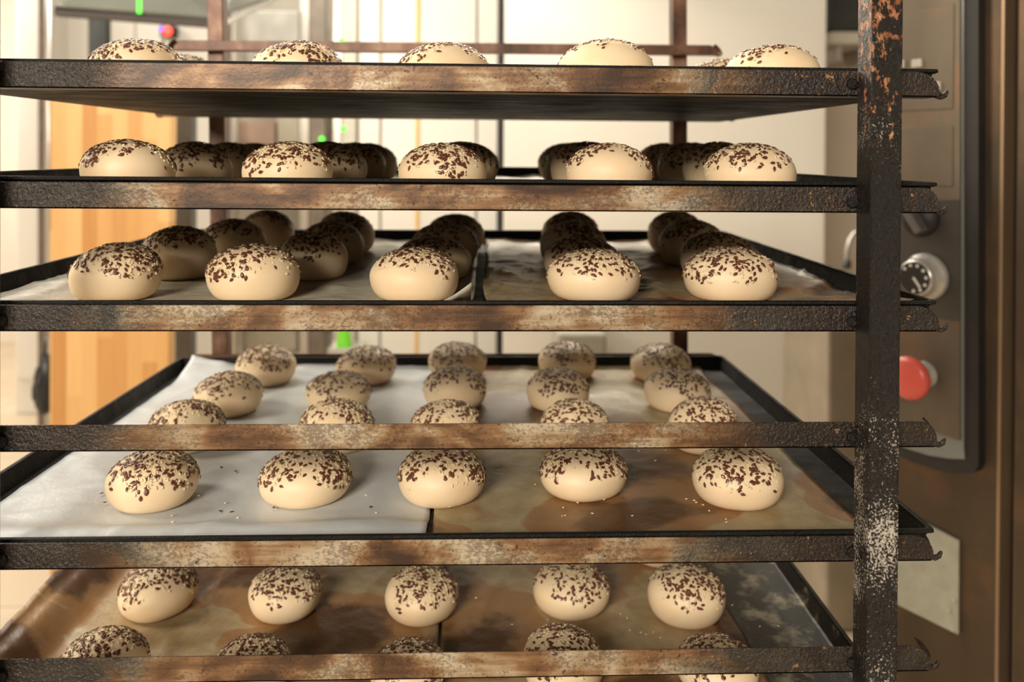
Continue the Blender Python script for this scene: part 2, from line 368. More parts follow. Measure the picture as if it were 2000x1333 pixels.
# ------------------------------------------------------------------ trays
TL, TW, TD = .800, .600, .0185                      # tray length, width, inner depth
TY = .010                                           # front rim plane
def rrect(o, r=.005, n=4):
    pts = []
    hx, hy = TL / 2 + o, TW / 2 + o
    for cx, cy, a0 in ((hx - r, hy - r, 0), (-hx + r, hy - r, 90), (-hx + r, -hy + r, 180), (hx - r, -hy + r, 270)):
        for i in range(n + 1):
            a = math.radians(a0 + 90 * i / n); pts.append((cx + r * math.cos(a), cy + r * math.sin(a)))
    return pts
def sweep(bm, prof, close0=False, close1=False, T=None):
    T = T or (lambda p: p)
    rings = [[bm.verts.new(T(Vector((x, y, z)))) for x, y in rrect(o)] for o, z in prof]; n = len(rings[0])
    for a, b in zip(rings, rings[1:]):
        for i in range(n): bm.faces.new((a[i], a[(i + 1) % n], b[(i + 1) % n], b[i]))
    if close0: bm.faces.new(rings[0][::-1])
    if close1: bm.faces.new(rings[-1])
    bmesh.ops.recalc_face_normals(bm, faces=bm.faces)
TRAYNAME = ['topmost tray', 'second tray down', 'third tray down', 'fourth tray down', 'bottom tray']
trays = []
def tray(idx, zl, zr, mat, label, back_dz=0, shift=0):
    """zl, zr: rim height at x=-.3 and x=.3"""
    zc = (zl + zr) / 2; sl = (zr - zl) / .6
    e = empty('baking_tray', (0, TY + TW / 2, zc - TD + back_dz / 2), label, 'tray', 'baking trays in the rack')
    e.rotation_euler = (math.atan2(back_dz, TW), -math.atan(sl), 0)
    b = B(); sweep(b, [(-.008, -.0016), (-.0045, 0 - .0008), (0, TD - .003), (-.0014, TD - .003), (-.0062, .0004), (-.009, 0)], True, True); p = obj('pan', b, mat, e)
    b = B(); sweep(b, [(-.0014, TD - .0035), (-.0014, TD - .0004), (.0006, TD), (.0026, TD - .0004), (.0030, TD - .0026), (.0012, TD - .0036), (-.0014, TD - .0035)]); obj('rim', b, M_tray, e)
    trays.append(e); return e
def rimz(u0, v0, u1, v1):
    a, b_ = onY(u0, v0, TY), onY(u1, v1, TY); s = (b_.z - a.z) / (b_.x - a.x)
    return a.z + s * (-.3 - a.x), a.z + s * (.3 - a.x)
t1 = tray(0, *rimz(0, 114, 1670, 133), M_tray, 'topmost blackened baking tray, its scorched underside showing above the second tray of buns')
t2 = tray(1, *rimz(0, 343, 1670, 355), M_tray, 'second blackened baking tray from the top, seen nearly edge-on at eye height')
t3 = tray(2, *rimz(0, 586, 1670, 587), M_tray, 'third blackened baking tray from the top, lined with dark wrinkled parchment')
t4 = tray(3, *rimz(0, 1051, 1670, 1034), M_tray, 'fourth blackened baking tray, lined half with white and half with brown stained parchment', back_dz=-.007)
z5 = zat(5) - .087
t5 = tray(4, z5 + .0035, z5 + .0005, M_trayf, 'bottom baking tray in view, bare and floury along its right side')
def flr(i, X, Y):                                    # height of tray i's inner floor
    e = trays[i]; l = Matrix.Rotation(e.rotation_euler.x, 3, 'X') if 0 else None
    mz = e.rotation_euler.to_matrix(); nrm = mz @ Vector((0, 0, 1)); d = Vector((X, Y, 0)) - Vector((e.location.x, e.location.y, 0))
    return e.location.z - (nrm.x * d.x + nrm.y * d.y) / nrm.z

# ------------------------------------------------------------------ buns
def seed_proto(n, m, L, Wd, H, point):
    """teardrop seed: rings along its length"""
    vs = [(-L / 2, 0, 0)]
    for i in range(1, m):
        t = i / m; x = -L / 2 + L * t; r = math.sin(math.pi * t) ** (.75) * (1 - point * t)
        for k in range(n): a = 2 * math.pi * k / n; vs.append((x, Wd / 2 * r * math.cos(a), H / 2 * r * math.sin(a)))
    vs.append((L / 2, 0, 0)); f = []
    for k in range(n): f.append((0, 1 + (k + 1) % n, 1 + k, 1 + k))
    for i in range(m - 2):
        for k in range(n): a = 1 + i * n; f.append((a + k, a + (k + 1) % n, a + n + (k + 1) % n, a + n + k))
    e = len(vs) - 1; a = 1 + (m - 2) * n
    return np.array(vs), n, m
def seed_mesh(n, m, L, Wd, H, point):
    V, n, m = seed_proto(n, m, L, Wd, H, point); F = []
    for k in range(n): F.append((0, 1 + (k + 1) % n, 1 + k))
    for i in range(m - 2):
        a = 1 + i * n
        for k in range(n):
            F.append((a + k, a + (k + 1) % n, a + n + k)); F.append((a + (k + 1) % n, a + n + (k + 1) % n, a + n + k))
    a = 1 + (m - 2) * n; e = len(V) - 1
    for k in range(n): F.append((a + k, a + (k + 1) % n, e))
    return V, np.array(F)
FLAX = seed_mesh(7, 6, .0049, .0033, .0011, .42); SES = seed_mesh(5, 4, .0032, .0021, .0012, .30)
def bun_surface(a, s, R, H, sd):
    """a azimuth, s 0 (top) .. 1 (equator) .. 1.6 (foot); arrays"""
    a = np.asarray(a, float); s = np.asarray(s, float)
    up = s <= 1; ph = np.clip(s, 0, 1) * np.pi / 2
    eq = .43 * H
    r_up = np.sin(ph) ** 1.04; z_up = eq + (H - eq) * np.cos(ph) ** .98
    t = np.clip((s - 1) / .6, 0, 1) * np.pi / 2
    r_dn = .70 + .30 * np.cos(t); z_dn = eq * (1 - np.sin(t) ** 1.0)
    r = np.where(up, r_up, r_dn) * R; z = np.where(up, z_up, z_dn)
    k = sd['k']; lum = 1 + k[0] * np.cos(2 * a + k[1]) + k[2] * np.cos(3 * a + k[3]) + .006 * np.cos(5 * a + k[4] + 3 * s)
    x = r * lum * np.cos(a) + k[5] * z; y = r * lum * np.sin(a) + k[6] * z
    z = z + H * .03 * np.cos(a + k[7]) * np.clip(r / R, 0, 1) * (z / H)
    return np.stack([x, y, z], -1)
def scatter(proto, n, R, H, sd, lim, bare, off):
    V, F = proto; P = []
    A = rng.uniform(0, 2 * np.pi, n * 6); S = np.sqrt(rng.uniform(0, 1, n * 6)) * 1.05
    k = sd['k']; L = lim * (1 + .14 * np.sin(2 * A + k[1]) + .12 * np.sin(3 * A + k[3]) + .10 * np.sin(7 * A + k[4]))
    L = L - bare * np.clip(np.cos(A + np.pi / 2), 0, 1)   # front (-y) patch left bare
    clump = .5 + .5 * np.sin(5 * A + 9 * S + k[3]) * np.sin(11 * S + 3 * A + k[1])
    pr = np.clip((L + .12 - S) / .42, 0, 1) ** 1.25 * (.35 + .65 * clump)
    ok = rng.uniform(0, 1, len(A)) < pr; A, S = A[ok][:n], S[ok][:n]; n = len(A)
    p = bun_surface(A, S, R, H, sd); e = 1e-3
    da = bun_surface(A + e, S, R, H, sd) - p; ds = bun_surface(A, S + e, R, H, sd) - p
    nr = np.cross(ds, da); nr /= np.linalg.norm(nr, axis=1)[:, None] + 1e-12
    nr = np.where((nr[:, 2:3] < 0) & (S[:, None] < .8), -nr, nr)
    t1 = ds / (np.linalg.norm(ds, axis=1)[:, None] + 1e-12); t2 = np.cross(nr, t1)
    th = rng.uniform(0, 2 * np.pi, n)[:, None]; X = t1 * np.cos(th) + t2 * np.sin(th)
    tl = rng.normal(0, .07, n)[:, None]; X = X + nr * tl; X /= np.linalg.norm(X, axis=1)[:, None]
    Y = np.cross(nr, X); Y /= np.linalg.norm(Y, axis=1)[:, None]; Z = np.cross(X, Y)
    sz = rng.uniform(.85, 1.15, n)[:, None, None]
    ctr = p + nr * (off + rng.uniform(0, .0006, n)[:, None])
    W = ctr[:, None, :] + sz * (V[None, :, 0:1] * X[:, None, :] + V[None, :, 1:2] * Y[:, None, :] + V[None, :, 2:3] * Z[:, None, :])
    Fc = (F[None] + (np.arange(n) * len(V))[:, None, None]).reshape(-1, 3)
    return W.reshape(-1, 3), Fc
COLW = ['leftmost', 'left-of-middle', 'middle', 'right-of-middle', 'rightmost']
ROWW = ['front row', 'second row', 'third row', 'rear row']
BUNS = {i: [] for i in range(5)}
nb = 0
def bun(ti, row, c, u, w, vbot=None, zr=None, vtop=None, lim=.72, bare=0, look='seeded round white dough bun'):
    """u: middle in the photo, w: width there, vbot: its foot or zr: depth as a multiple of the rail's"""
    global nb; nb += 1
    D0 = -CP.y; MT = np.array(CM.transposed()); C0 = np.array(CP)
    z0 = D0 * (zr or 1.3); R = w * z0 / FX / 2; H = 1.18 * R; d = ray(u, 600); X = CP.x + d.x / d.y * z0
    AA, SS = np.meshgrid(np.linspace(0, 6.2832, 49), np.linspace(.02, 1.6, 40)); sd0 = {'k': [0] * 8}
    for it in range(14):                             # settle size and place so that the outline matches
        Yc = CP.y + z0; fz = flr(ti, X, Yc) + .0018
        P = bun_surface(AA, SS, R, H, sd0).reshape(-1, 3) + np.array([X, Yc, fz]); q = (P - C0) @ MT.T
        us = PX + FX * q[:, 0] / q[:, 1]; vs_ = PY_ - FX * q[:, 2] / q[:, 1]
        R *= (w / (us.max() - us.min())) ** .8; X += (u - (us.max() + us.min()) / 2) * z0 / FX * .9
        if vbot is not None: z0 += (vs_.max() - vbot) * z0 / max(60, vbot - PY_) * .8
        if vtop is not None: H = min(max(H + (vs_.min() + 3 - vtop) * z0 / FX * .8, .90 * R), 1.55 * R)
        else: H = 1.18 * R
    k = [rng.uniform(-.03, .03), rng.uniform(0, 6.3), rng.uniform(-.02, .02), rng.uniform(0, 6.3), rng.uniform(0, 6.3), rng.uniform(-.05, .05), rng.uniform(-.05, .05), rng.uniform(0, 6.3)]
    sd = {'k': k}; BUNS[ti].append((X - trays[ti].location.x, Yc - TY, R))
    e = empty('seeded_bun', (X, Yc, fz), '%s, %s in %s, %s' % (look, COLW[c], ROWW[row], TRAYNAME[ti]), 'bun', 'seeded dough buns proofing on the trays')
    na, ns = 56, 34
    A = np.linspace(0, 2 * np.pi, na, endpoint=False); S = np.linspace(0, 1.6, ns)[1:]
    g = bun_surface(A[None, :].repeat(len(S), 0), S[:, None].repeat(na, 1), R, H, sd).reshape(-1, 3)
    top = bun_surface([0.], [0.], R, H, sd); bot = np.array([[0, 0, 0.]]); V = np.vstack([g, top, bot]); F = []
    for i in range(len(S) - 1):
        for j in range(na): a = i * na; F += [(a + j, a + na + j, a + na + (j + 1) % na), (a + j, a + na + (j + 1) % na, a + (j + 1) % na)]
    T_, Bt = len(g), len(g) + 1; a = (len(S) - 1) * na
    for j in range(na): F += [(T_, j, (j + 1) % na), (Bt, a + (j + 1) % na, a + j)]
    npobj('dough', V, np.array(F), M_dough, e)
    far = row >= 2
    o = npobj('flax_seeds', *scatter(FLAX, int(rng.uniform(250, 330)), R, H, sd, lim, bare, .0004), M_flax, e); o['kind'] = 'stuff'
    o = npobj('sesame_seeds', *scatter(SES, int(rng.uniform(330, 430)), R, H, sd, lim * .98, bare, .0002), M_ses, e); o['kind'] = 'stuff'
    return e
# topmost tray
for c, (u, w, vt, ba) in enumerate([(265, 190, 80, 0), (577, 182, 84, 0), (865, 186, 88, .15), (1184, 192, 80, .40), (1505, 192, 92, .30)]):
    bun(0, 0, c, u, w, zr=1.17, vtop=vt, bare=ba, lim=.8, look='seeded dough bun peeking over rim')
bun(0, 1, 0, 362, 150, zr=1.42, vtop=110, look='barely visible seeded dough bun'); bun(0, 1, 4, 1412, 150, zr=1.42, vtop=118, look='barely visible seeded dough bun')
# second tray
for c, (u, w, vt, ba) in enumerate([(251, 188, 277, .10), (562, 180, 281, .0), (864, 172, 284, .0), (1188, 170, 284, .22), (1466, 180, 284, .05)]):
    bun(1, 0, c, u, w, zr=1.17, vtop=vt, bare=ba, lim=.86, look=['seeded white dough bun', 'thickly seeded white dough bun', 'seeded flattish white dough bun', 'seeded dough bun with a bare front', 'large seeded white dough bun'][c])
for r, zr, L in ((1, 1.39, [382, 645, 895, 1150, 1408]), (2, 1.57, [452, 688, 908, 1128, 1352]), (3, 1.75, [496, 718, 915, 1112, 1300])):
    for c, u in enumerate(L): bun(1, r, c, u, 206 / zr, zr=zr, vtop=280 + r * 1.2, lim=.85, look='shaded seeded dough bun')
# third tray
for c, (u, w, vt, ba, lm) in enumerate([(226, 188, 478, .0, .90), (496, 184, 480, .0, .94), (812, 176, 488, .14, .80), (1162, 183, 490, .06, .92), (1428, 184, 485, .0, .96)]):
    bun(2, 0, c, u, w, zr=1.19, vtop=vt, bare=ba, lim=lm, look=['wide seeded dough bun', 'sharply lit seeded dough bun', 'dough bun with bare cream front', 'seeded bun beside turned-up parchment', 'seeded dough bun'][c])
for r, zr, L in ((1, 1.38, [(349, 152, 446), (611, 140, 457), (846, 152, 467), (1137, 150, 467), (1404, 152, 459)]),
                 (2, 1.56, [(457, 130, 431), (648, 130, 437), (868, 132, 438), (1120, 130, 436), (1352, 128, 433)]),
                 (3, 1.75, [(522, 108, 414), (676, 112, 417), (888, 114, 422), (1112, 112, 417), (1322, 112, 416)])):
    for c, (u, w, vt) in enumerate(L): bun(2, r, c, u, w, zr=zr, vtop=vt, lim=.78, look='shaded seeded dough bun')
# fourth tray
for r, L in ((0, [(298, 188, 1004, 880), (596, 178, 996, 877), (861, 169, 994, 872), (1139, 168, 982, 868), (1440, 180, 999, 873)]),
             (1, [(365, 152, 889, 783), (659, 147, 889, 783), (870, 141, 882, 784), (1126, 134, 884, 783), (1372, 138, 890, 780)]),
             (2, [(445, 137, 818, 730), (662, 129, 806, 728), (890, 121, 803, 717), (1090, 121, 807, 722), (1325, 130, 809, 723)]),
             (3, [(519, 121, 757, 677), (714, 117, 755, 679), (894, 112, 745, 672), (1108, 114, 746, 669), (1291, 120, 750, 674)])):
    for c, (u, w, vb, vt) in enumerate(L):
        bun(3, r, c, u, w, vbot=vb, vtop=vt, lim=.84 if r else .90, bare=.05 if c in (0, 3) and r == 0 else 0, look=['seeded dough bun on white parchment', 'seeded dough bun on white parchment', 'seeded dough bun between both parchments', 'seeded dough bun on brown parchment', 'seeded dough bun on brown parchment'][c])
# bottom tray
for c, (u, w, vt) in enumerate([(200, 176, 1227), (490, 156, 1243), (796, 146, 1250), (1100, 158, 1222), (1402, 162, 1239)]):
    bun(4, 0, c, u, w, zr=1.19, vtop=vt, lim=.84, look='seeded bun behind the lowest rail')
for c, (u, w, vb, vt) in enumerate([(307, 157, 1217, 1097), (556, 146, 1220, 1103), (823, 145, 1225, 1106), (1115, 150, 1214, 1096), (1340, 151, 1231, 1101)]):
    bun(4, 1, c, u, w, vbot=vb, vtop=vt, lim=.82, look='tall seeded dough bun')
bun(4, 2, 4, 1290, 138, vbot=1111, look='bun showing only its foot')

# ------------------------------------------------------------------ parchment
def paper(i, xs0, xs1, ys0, ys1, mat, label, amp, sc, seed, lift=None, edge=.004, dz=.0, curl=0):
    """sheet in tray-local coordinates from (xs0,ys0) to (xs1,ys1) (y from the front rim)"""
    n = int((xs1 - xs0) / .005); k = int((ys1 - ys0) / .005); V = np.zeros(((n + 1) * (k + 1), 3)); q = 0
    for a in range(n + 1):
        for c in range(k + 1):
            fx, fy = a / n, c / k; x = xs0 + (xs1 - xs0) * fx; y = ys0 + (ys1 - ys0) * fy
            ex = edge * noise.noise(Vector((seed, y * 9, 0))) * (abs(fx - .5) * 2) ** 6; ey = edge * noise.noise(Vector((x * 9, seed, 3))) * (abs(fy - .5) * 2) ** 6
            xx, yy = x + ex, y + ey
            h = noise.noise(Vector((x * sc, y * sc, seed))); h2 = 1 - abs(noise.noise(Vector((x * sc * 1.3 + 7, y * sc * .8, seed + 4)))) * 2.6
            h3 = 1 - abs(noise.noise(Vector((x * sc * 2.3 + 7, y * sc * 2.9, seed + 9)))) * 3
            dm = 1.0
            for bx, by, br in BUNS[i]:
                d = math.hypot(xx - bx, yy - by)
                if d < br + .03: dm = min(dm, max(0, (d - br * .85) / (.03 + br * .15)))
            z = .0012 + dz + dm * amp * (.35 * (h + .6) + .5 * max(0, h2) ** 2 + .22 * max(0, h3) ** 2)
            dw = min(TL / 2 - abs(xx), TW - yy, yy)   # climb the tray walls
            if dw < .012: z += (.012 - dw) * .8
            if mat is M_pw: z += .0045 * math.exp(-((y - .045 - .02 * x) / .018) ** 2) * max(.0, dm)
            if curl:
                q1 = max(0, min(1, (-.362 - x) / .034)); z += curl * q1 * q1 * (3 - 2 * q1) * (1 + .10 * noise.noise(Vector((y * 14, 2, 2)))); z -= min(.0096, max(0, .012 - dw) * .8)
            if lift:
                for (lx, ly, lr, lh) in lift:
                    d = math.hypot(xx - lx, yy - ly); 
                    if d < lr: z += lh * (1 - d / lr) ** 1.6
            V[q] = (xx, yy - TW / 2, z); q += 1
    ii = np.arange(n)[:, None] * (k + 1) + np.arange(k)[None, :]; ii = ii.ravel()
    Fc = np.stack([ii, ii + k + 1, ii + k + 2, ii + 1], 1)
    o = npobj('parchment_sheet', V, Fc, mat); e = trays[i]; o.location = e.location; o.rotation_euler = e.rotation_euler
    s = o.modifiers.new('thick', 'SOLIDIFY'); s.thickness = .0003; s.offset = 1
    return tag(o, label, 'parchment', 'parchment sheets lining the trays')
W2 = TL / 2 - .006
paper(0, -W2, W2, .008, .592, M_pp, 'parchment sheet on the topmost tray, hidden but for slivers behind its rim', .001, 14, 1)
paper(1, -W2, .03, .008, .592, M_pp, 'pale brown parchment at the left of the second tray down', .003, 13, 2)
paper(1, .035, W2, .008, .592, M_pp, 'pale brown parchment at the right of the second tray down', .004, 13, 3)
paper(2, -W2 + .004, .036, .006, .590, M_pp, 'pale greyish crinkled parchment on the left half of the third tray down', .004, 15, 4, [(.036, .006, .050, .024)])
paper(2, .046, W2 - .004, .012, .590, M_pd, 'dark brown creased parchment, corner turned up, right half of the third tray down', .006, 14, 5, [(.37, .02, .09, .016)])
paper(3, -W2 + .012, -.0025, .004, .594, M_pw, 'clean white parchment on the left half of the fourth tray down', .0042, 7, 6, [(-.385, .59, .09, .016)])
paper(3, .0015, W2 - .030, .004, .592, M_ps, 'brown stained parchment on the right half of the fourth tray down', .0028, 9, 7)
paper(4, -TL / 2 - .010, .000, .006, .592, M_pc, 'scorched crumpled parchment at the left of the bottom tray, edge turned up', .0042, 15, 8, curl=.0235)
paper(4, .003, W2 - .085, .010, .590, M_pc, 'brown scorched parchment on the right of the bottom tray beside the floury bare steel', .0030, 13, 9)

# loose seeds lying on the parchment
def loose(ti, pts, mat, proto, label):
    V, F = proto; W = []; Fs = []
    for i, (u, v) in enumerate(pts):
        P = onZ(u, v, flr(ti, 0, .3) + .003); P.z = flr(ti, P.x, P.y) + .0042; a = random.uniform(0, 6.28); c, s = math.cos(a), math.sin(a)
        W.append(np.stack([V[:, 0] * c - V[:, 1] * s + P.x, V[:, 0] * s + V[:, 1] * c + P.y, V[:, 2] + P.z], 1)); Fs.append(F + len(V) * i)
    o = npobj('spilled_seeds', np.vstack(W), np.vstack(Fs), mat); return tag(o, label, 'seeds', kind='stuff')
loose(3, [(188, 987), (208, 1003), (336, 1015), (338, 1028), (358, 1032), (285, 1045), (388, 975), (715, 974), (735, 1010), (660, 1035), (725, 888), (1122, 985), (1128, 990), (1100, 1000), (1104, 1016), (1098, 1017), (1180, 984), (1157, 1012), (1235, 1017), (1340, 983), (1356, 986), (1360, 990), (1373, 995), (1385, 1007), (1418, 1024), (1419, 1030), (878, 998), (892, 994), (1045, 953), (1280, 905), (1300, 884), (1247, 885), (440, 990), (465, 1020), (1480, 905), (1190, 965)], M_ses, SES, 'pale sesame seeds spilled on the parchment of the fourth tray down')
loose(3, [(198, 970), (204, 988), (430, 1006), (452, 1008), (467, 1038), (724, 998), (432, 917), (460, 925), (535, 999), (640, 1045), (192, 884), (1215, 982), (600, 870)], M_flax, FLAX, 'brown flax seeds spilled on the parchment of the fourth tray down')
loose(4, [(1225, 1208), (1230, 1232), (1252, 1236), (1262, 1240), (1276, 1235), (1290, 1246), (1000, 1222), (930, 1170), (1484, 1223), (1520, 1222), (1430, 1182), (925, 1116), (1212, 1200), (1070, 1212)], M_ses, SES, 'pale sesame seeds spilled on the parchment of the bottom tray')

# ------------------------------------------------------------------ background
def pxbox(b, u0, u1, v0, v1, Y, th, floor=False, bev=0):
    x0, x1 = onY(u0, 600, Y).x, onY(u1, 600, Y).x; um = (u0 + u1) / 2; z1, z0 = onY(um, v0, Y).z, onY(um, v1, Y).z
    if floor: z0 = 0.0
    box(b, x0, x1, Y, Y + th, z0, z1, bev); return x0, x1, z0, z1
# white refrigerator, right
YF = 2.35
def fridge(label, u0, u1, Y, dep, seams, group='white refrigerator cabinets'):
    x0, x1 = onY(u0, 600, Y).x, onY(u1, 600, Y).x
    e = empty('refrigerator', ((x0 + x1) / 2, Y, 0), label, 'refrigerator', group)
    b = B(); box(b, x0, x1, Y + .05, Y + dep, .06, 2.35, .004); child(obj('cabinet', b, M_white), e)
    b = B(); box(b, x0 + .03, x1 - .03, Y + .08, Y + dep - .03, 0, .06); child(obj('plinth', b, M_dark), e)
    xs = [x0] + [onY(s, 600, Y).x for s in seams] + [x1]
    for a, c in zip(xs, xs[1:]):
        b = B(); box(b, a + .003, c - .003, Y, Y + .048, .10, 2.32, .006, 3); child(obj('door_panel', b, M_white), e)
    return e, x0, x1
e1, x0, x1 = fridge('wide plain white refrigerator wall standing directly behind the right half of the rack', 981, 1612, YF, .7, [])
e2, x0b, x1b = fridge('narrow white refrigerator with vertical seams and a yellow strip behind the middle of the rack', 698, 972, YF + .25, .7, [742, 930])
b = B(); xy = onY(815, 300, YF + .25).x; box(b, xy - .006, xy + .006, YF + .243, YF + .2505, .3, 2.3); child(obj('edge_strip', b, M_yel), e2).__setitem__('label', 'yellow strip')
b = B(); xy = onY(976, 300, YF).x; box(b, xy - .006, xy + .006, YF + .01, YF + .25, .0, 2.35); child(obj('gasket', b, M_seal), e1)
b = B(); pxbox(b, 1090, 1185, 652, 760, YF - .25, .22, True, .01); tag(obj('storage_bin', b, simple('grey_plastic', (.36, .34, .28), .6, 0, 9, .1)), 'grey bin standing before the white refrigerator, seen over the fourth tray', 'bin')
# beyond the refrigerator's right edge: wall shelf with a black machine, pillar, tap
YW = 3.0
e = empty('wall_shelf', onY(1650, 80, YW), 'white shelf between the white refrigerator and the rack post', 'shelf')
b = B(); pxbox(b, 1620, 1760, 62, 86, YW, .345, False, .005); child(obj('shelf_board', b, M_white), e)
for ua in (1630, 1700): b = B(); pxbox(b, ua, ua + 10, 84, 120, YW + .05, .29); child(obj('bracket', b, M_chrome), e)
b = B(); pxbox(b, 1614, 1712, -60, 60, YW + .02, .25, False, .01); e = obj('machine', b, M_dark); e.name = 'kitchen_scale'; tag(e, 'dark boxy appliance on the white shelf beyond the refrigerator', 'appliance')
struct('wall_partition', onY(1600, 600, 3.35).x, 2.6, 3.35, 3.45, 0, 3.0, M_cream)
e = empty('water_tap', onY(1664, 480, 1.7), 'curved grey tap seen left of the rack post', 'tap'); b = B()
P0 = onY(1652, 512, 1.7)
pts = [onY(u, v, 1.7) for u, v in ((1654, 515), (1655, 490), (1660, 468), (1670, 455), (1682, 452), (1694, 462), (1700, 485), (1700, 640))]
tube(b, pts, .007, 10); child(obj('spout', b, M_chrome, smooth=True), e)
b = B(); lathe(b, [(.010, 0), (.012, .004), (.012, .02), (.008, .024)], 14, Matrix.Translation(onY(1654, 525, 1.7))); child(obj('nozzle', b, M_dark, smooth=True), e)
b = B(); pxbox(b, 1617, 1760, 640, 1200, 1.62, .35, True, .01); 
tag(obj('sink_cabinet', b, simple('taupe_steel', (.33, .28, .21), .5, .3, 8, .12)), 'taupe steel sink cabinet below the curved tap', 'cabinet')

# oven with control panel, right of the rack: its front runs obliquely away to the left
OP = CP + ray(1900, 313) * 1.30; OP.z = 0
od = Vector((-.51, .86, 0)).normalized(); on = Vector((-od.y, od.x, 0)); on = -on if on.dot(CP - OP) < 0 else on
OMx = Matrix(((od.x, -on.x, 0, OP.x), (od.y, -on.y, 0, OP.y), (0, 0, 1, 0), (0, 0, 0, 1)))   # local x: along the front to the far left, y: into the oven
def onO(u, v, off=0):                                 # (s along front, height) of a pixel on the oven front
    d = ray(u, v); o = OP + on * off; t = (o - CP).dot(on) / d.dot(on); P = CP + d * t; return (P - o).dot(od), P.z
oven = empty('rack_oven', OP, 'large brown stainless oven with knobs and control panel right of the rack', 'oven')
def och(name, b, mat, smooth=False, label=None, par=None):
    b.transform(OMx); bmesh.ops.recalc_face_normals(b, faces=b.faces); o = obj(name, b, mat, smooth=smooth); child(o, oven)
    if par: o.parent = par; o.matrix_parent_inverse = Matrix.Identity(4)
    if label: o['label'] = label
    return o
def obox(b, u0, u1, v0, v1, y0, y1, bev=0):
    s0, s1 = onO(u0, 500)[0], onO(u1, 500)[0]; um = (u0 + u1) / 2; z1, z0 = onO(um, v0)[1], onO(um, v1)[1]; box(b, min(s0, s1), max(s0, s1), y0, y1, z0, z1, bev)
def oprism(b, pts, y0, y1):
    q = [onO(u, v) for u, v in pts]; prism(b, q, y0, y1)
sL = onO(1690, 600)[0]; sR = onO(1958, 600)[0]; sG = onO(1984, 600)[0]
b = B(); box(b, sR + .004, sL, 0, .9, .08, 2.25, .003); body = och('housing', b, M_oven)
b = B(); box(b, sR + .05, sL - .05, .06, .85, 0, .08); och('plinth', b, M_dark)
b = B(); box(b, sR - .001, sR + .0045, -.004, .06, .08, 2.25, .001); och('edge_trim', b, mat_steel('trim_steel', (.30, .20, .12), .4))
b = B(); box(b, sG, sR - .002, .03, .9, .08, 2.25); och('door_gap', b, M_blk)
b = B(); box(b, sG - .75, sG, -.004, .9, .08, 2.25, .004); och('oven_door', b, M_oven)
# control panel: black surround with a curved foot
surround = [(1700, -220), (1925, -220), (1925, 905), (1918, 918), (1900, 921), (1870, 918), (1840, 912), (1800, 899), (1763, 884), (1700, 850)]
b = B(); oprism(b, surround, -.020, .001); och('panel_frame', b, M_blk)
b = B(); oprism(b, [(1700, -220), (1898, -220), (1898, 870), (1900, 892), (1870, 891), (1830, 885), (1790, 873), (1762, 862), (1700, 830)], -.0225, -.019); och('panel_glass', b, simple('blue_grey_glass', (.16, .165, .15), .2, 0, 6, .15))
b = B(); oprism(b, [(1700, -220), (1893, -220), (1893, 390), (1700, 392)], -.026, -.021); up = och('upper_panel', b, M_ovenp)
for r in ((1755, 1878, 20, 217), (1755, 1878, 248, 362)):
    b = B(); obox(b, *r, -.0275, -.025, .001); och('embossed_field', b, M_ovenp, par=up)
b = B(); oprism(b, [(1700, 392), (1893, 390), (1893, 625), (1700, 600)], -.0255, -.021); och('dark_panel', b, M_ovend)
b = B(); oprism(b, [(1700, 600), (1893, 625), (1893, 855), (1763, 813), (1700, 795)], -.026, -.021); och('lower_panel', b, M_ovenp)
def yrot(s, y, z): return Matrix.Translation((s, y, z)) @ Matrix.Rotation(math.pi / 2, 4, 'X')   # local z of lathe -> -y (towards viewer)
def knob(u, v, r, ang, marks=True):
    s, z = onO(u, v); b = B()
    lathe(b, [(r * 1.0, 0), (r * 1.0, .006), (r * .93, .012), (r * .80, .014), (r * .78, .030), (r * .70, .034)], 36, yrot(s, -.026, z)); k = och('dial_knob', b, M_chrome, True)
    b = B(); lathe(b, [(r * .68, .0), (r * .68, .0012)], 32, yrot(s, -.0598, z)); och('dial_face', b, M_blk, par=k)
    if marks:
        b = B()
        for j in range(8):
            a = math.radians(40 + j * 33); lathe(b, [(r * .07, 0), (r * .07, .0007)], 10, yrot(s + math.cos(a) * r * .54, -.0610, z + math.sin(a) * r * .54))
        och('tick_marks', b, M_mark, par=k)
    b = B(); box(b, -r * .03, r * .46, -.0014, 0, -r * .05, r * .05)
    b.transform(Matrix.Translation((s, -.0610, z)) @ Matrix.Rotation(ang, 4, 'Y')); och('pointer', b, M_mark, par=k)
knob(1829, 538, .0375, 2.25)
s, z = onO(1818, 424); b = B(); lathe(b, [(.030, 0), (.030, .005), (.024, .008), (.022, .012)], 30, yrot(s, -.026, z)); k = och('selector_switch', b, M_blk, True)
b = B(); box(b, -.007, .007, -.022, 0, -.026, .026, .003); b.transform(Matrix.Translation((s, -.037, z)) @ Matrix.Rotation(.6, 4, 'Y')); och('grip', b, simple('grey_switch', (.13, .12, .11), .3, .2, 20, .1), par=k)
s, z = onO(1826, 727); b = B(); lathe(b, [(.021, 0), (.021, .004), (.016, .008), (.014, .030), (.012, .034)], 28, yrot(s, -.026, z)); k = och('stop_button', b, M_chrome, True)
b = B(); lathe(b, [(.012, 0), (.031, .006), (.0335, .012), (.0325, .020), (.026, .0235), (.010, .026), (.002, .0262)], 32, yrot(s, -.056, z)); och('button_cap', b, M_red, True, 'red mushroom cap', k)
for u, v in ((1778, 128), (1812, 126), (1848, 170)):
    s, z = onO(u, v); b = B(); box(b, s - .009, s + .009, -.032, -.0255, z - .007, z + .007, .002); och('push_button', b, simple('ivory_button', (.45, .40, .34), .5, 0, 20, .1))
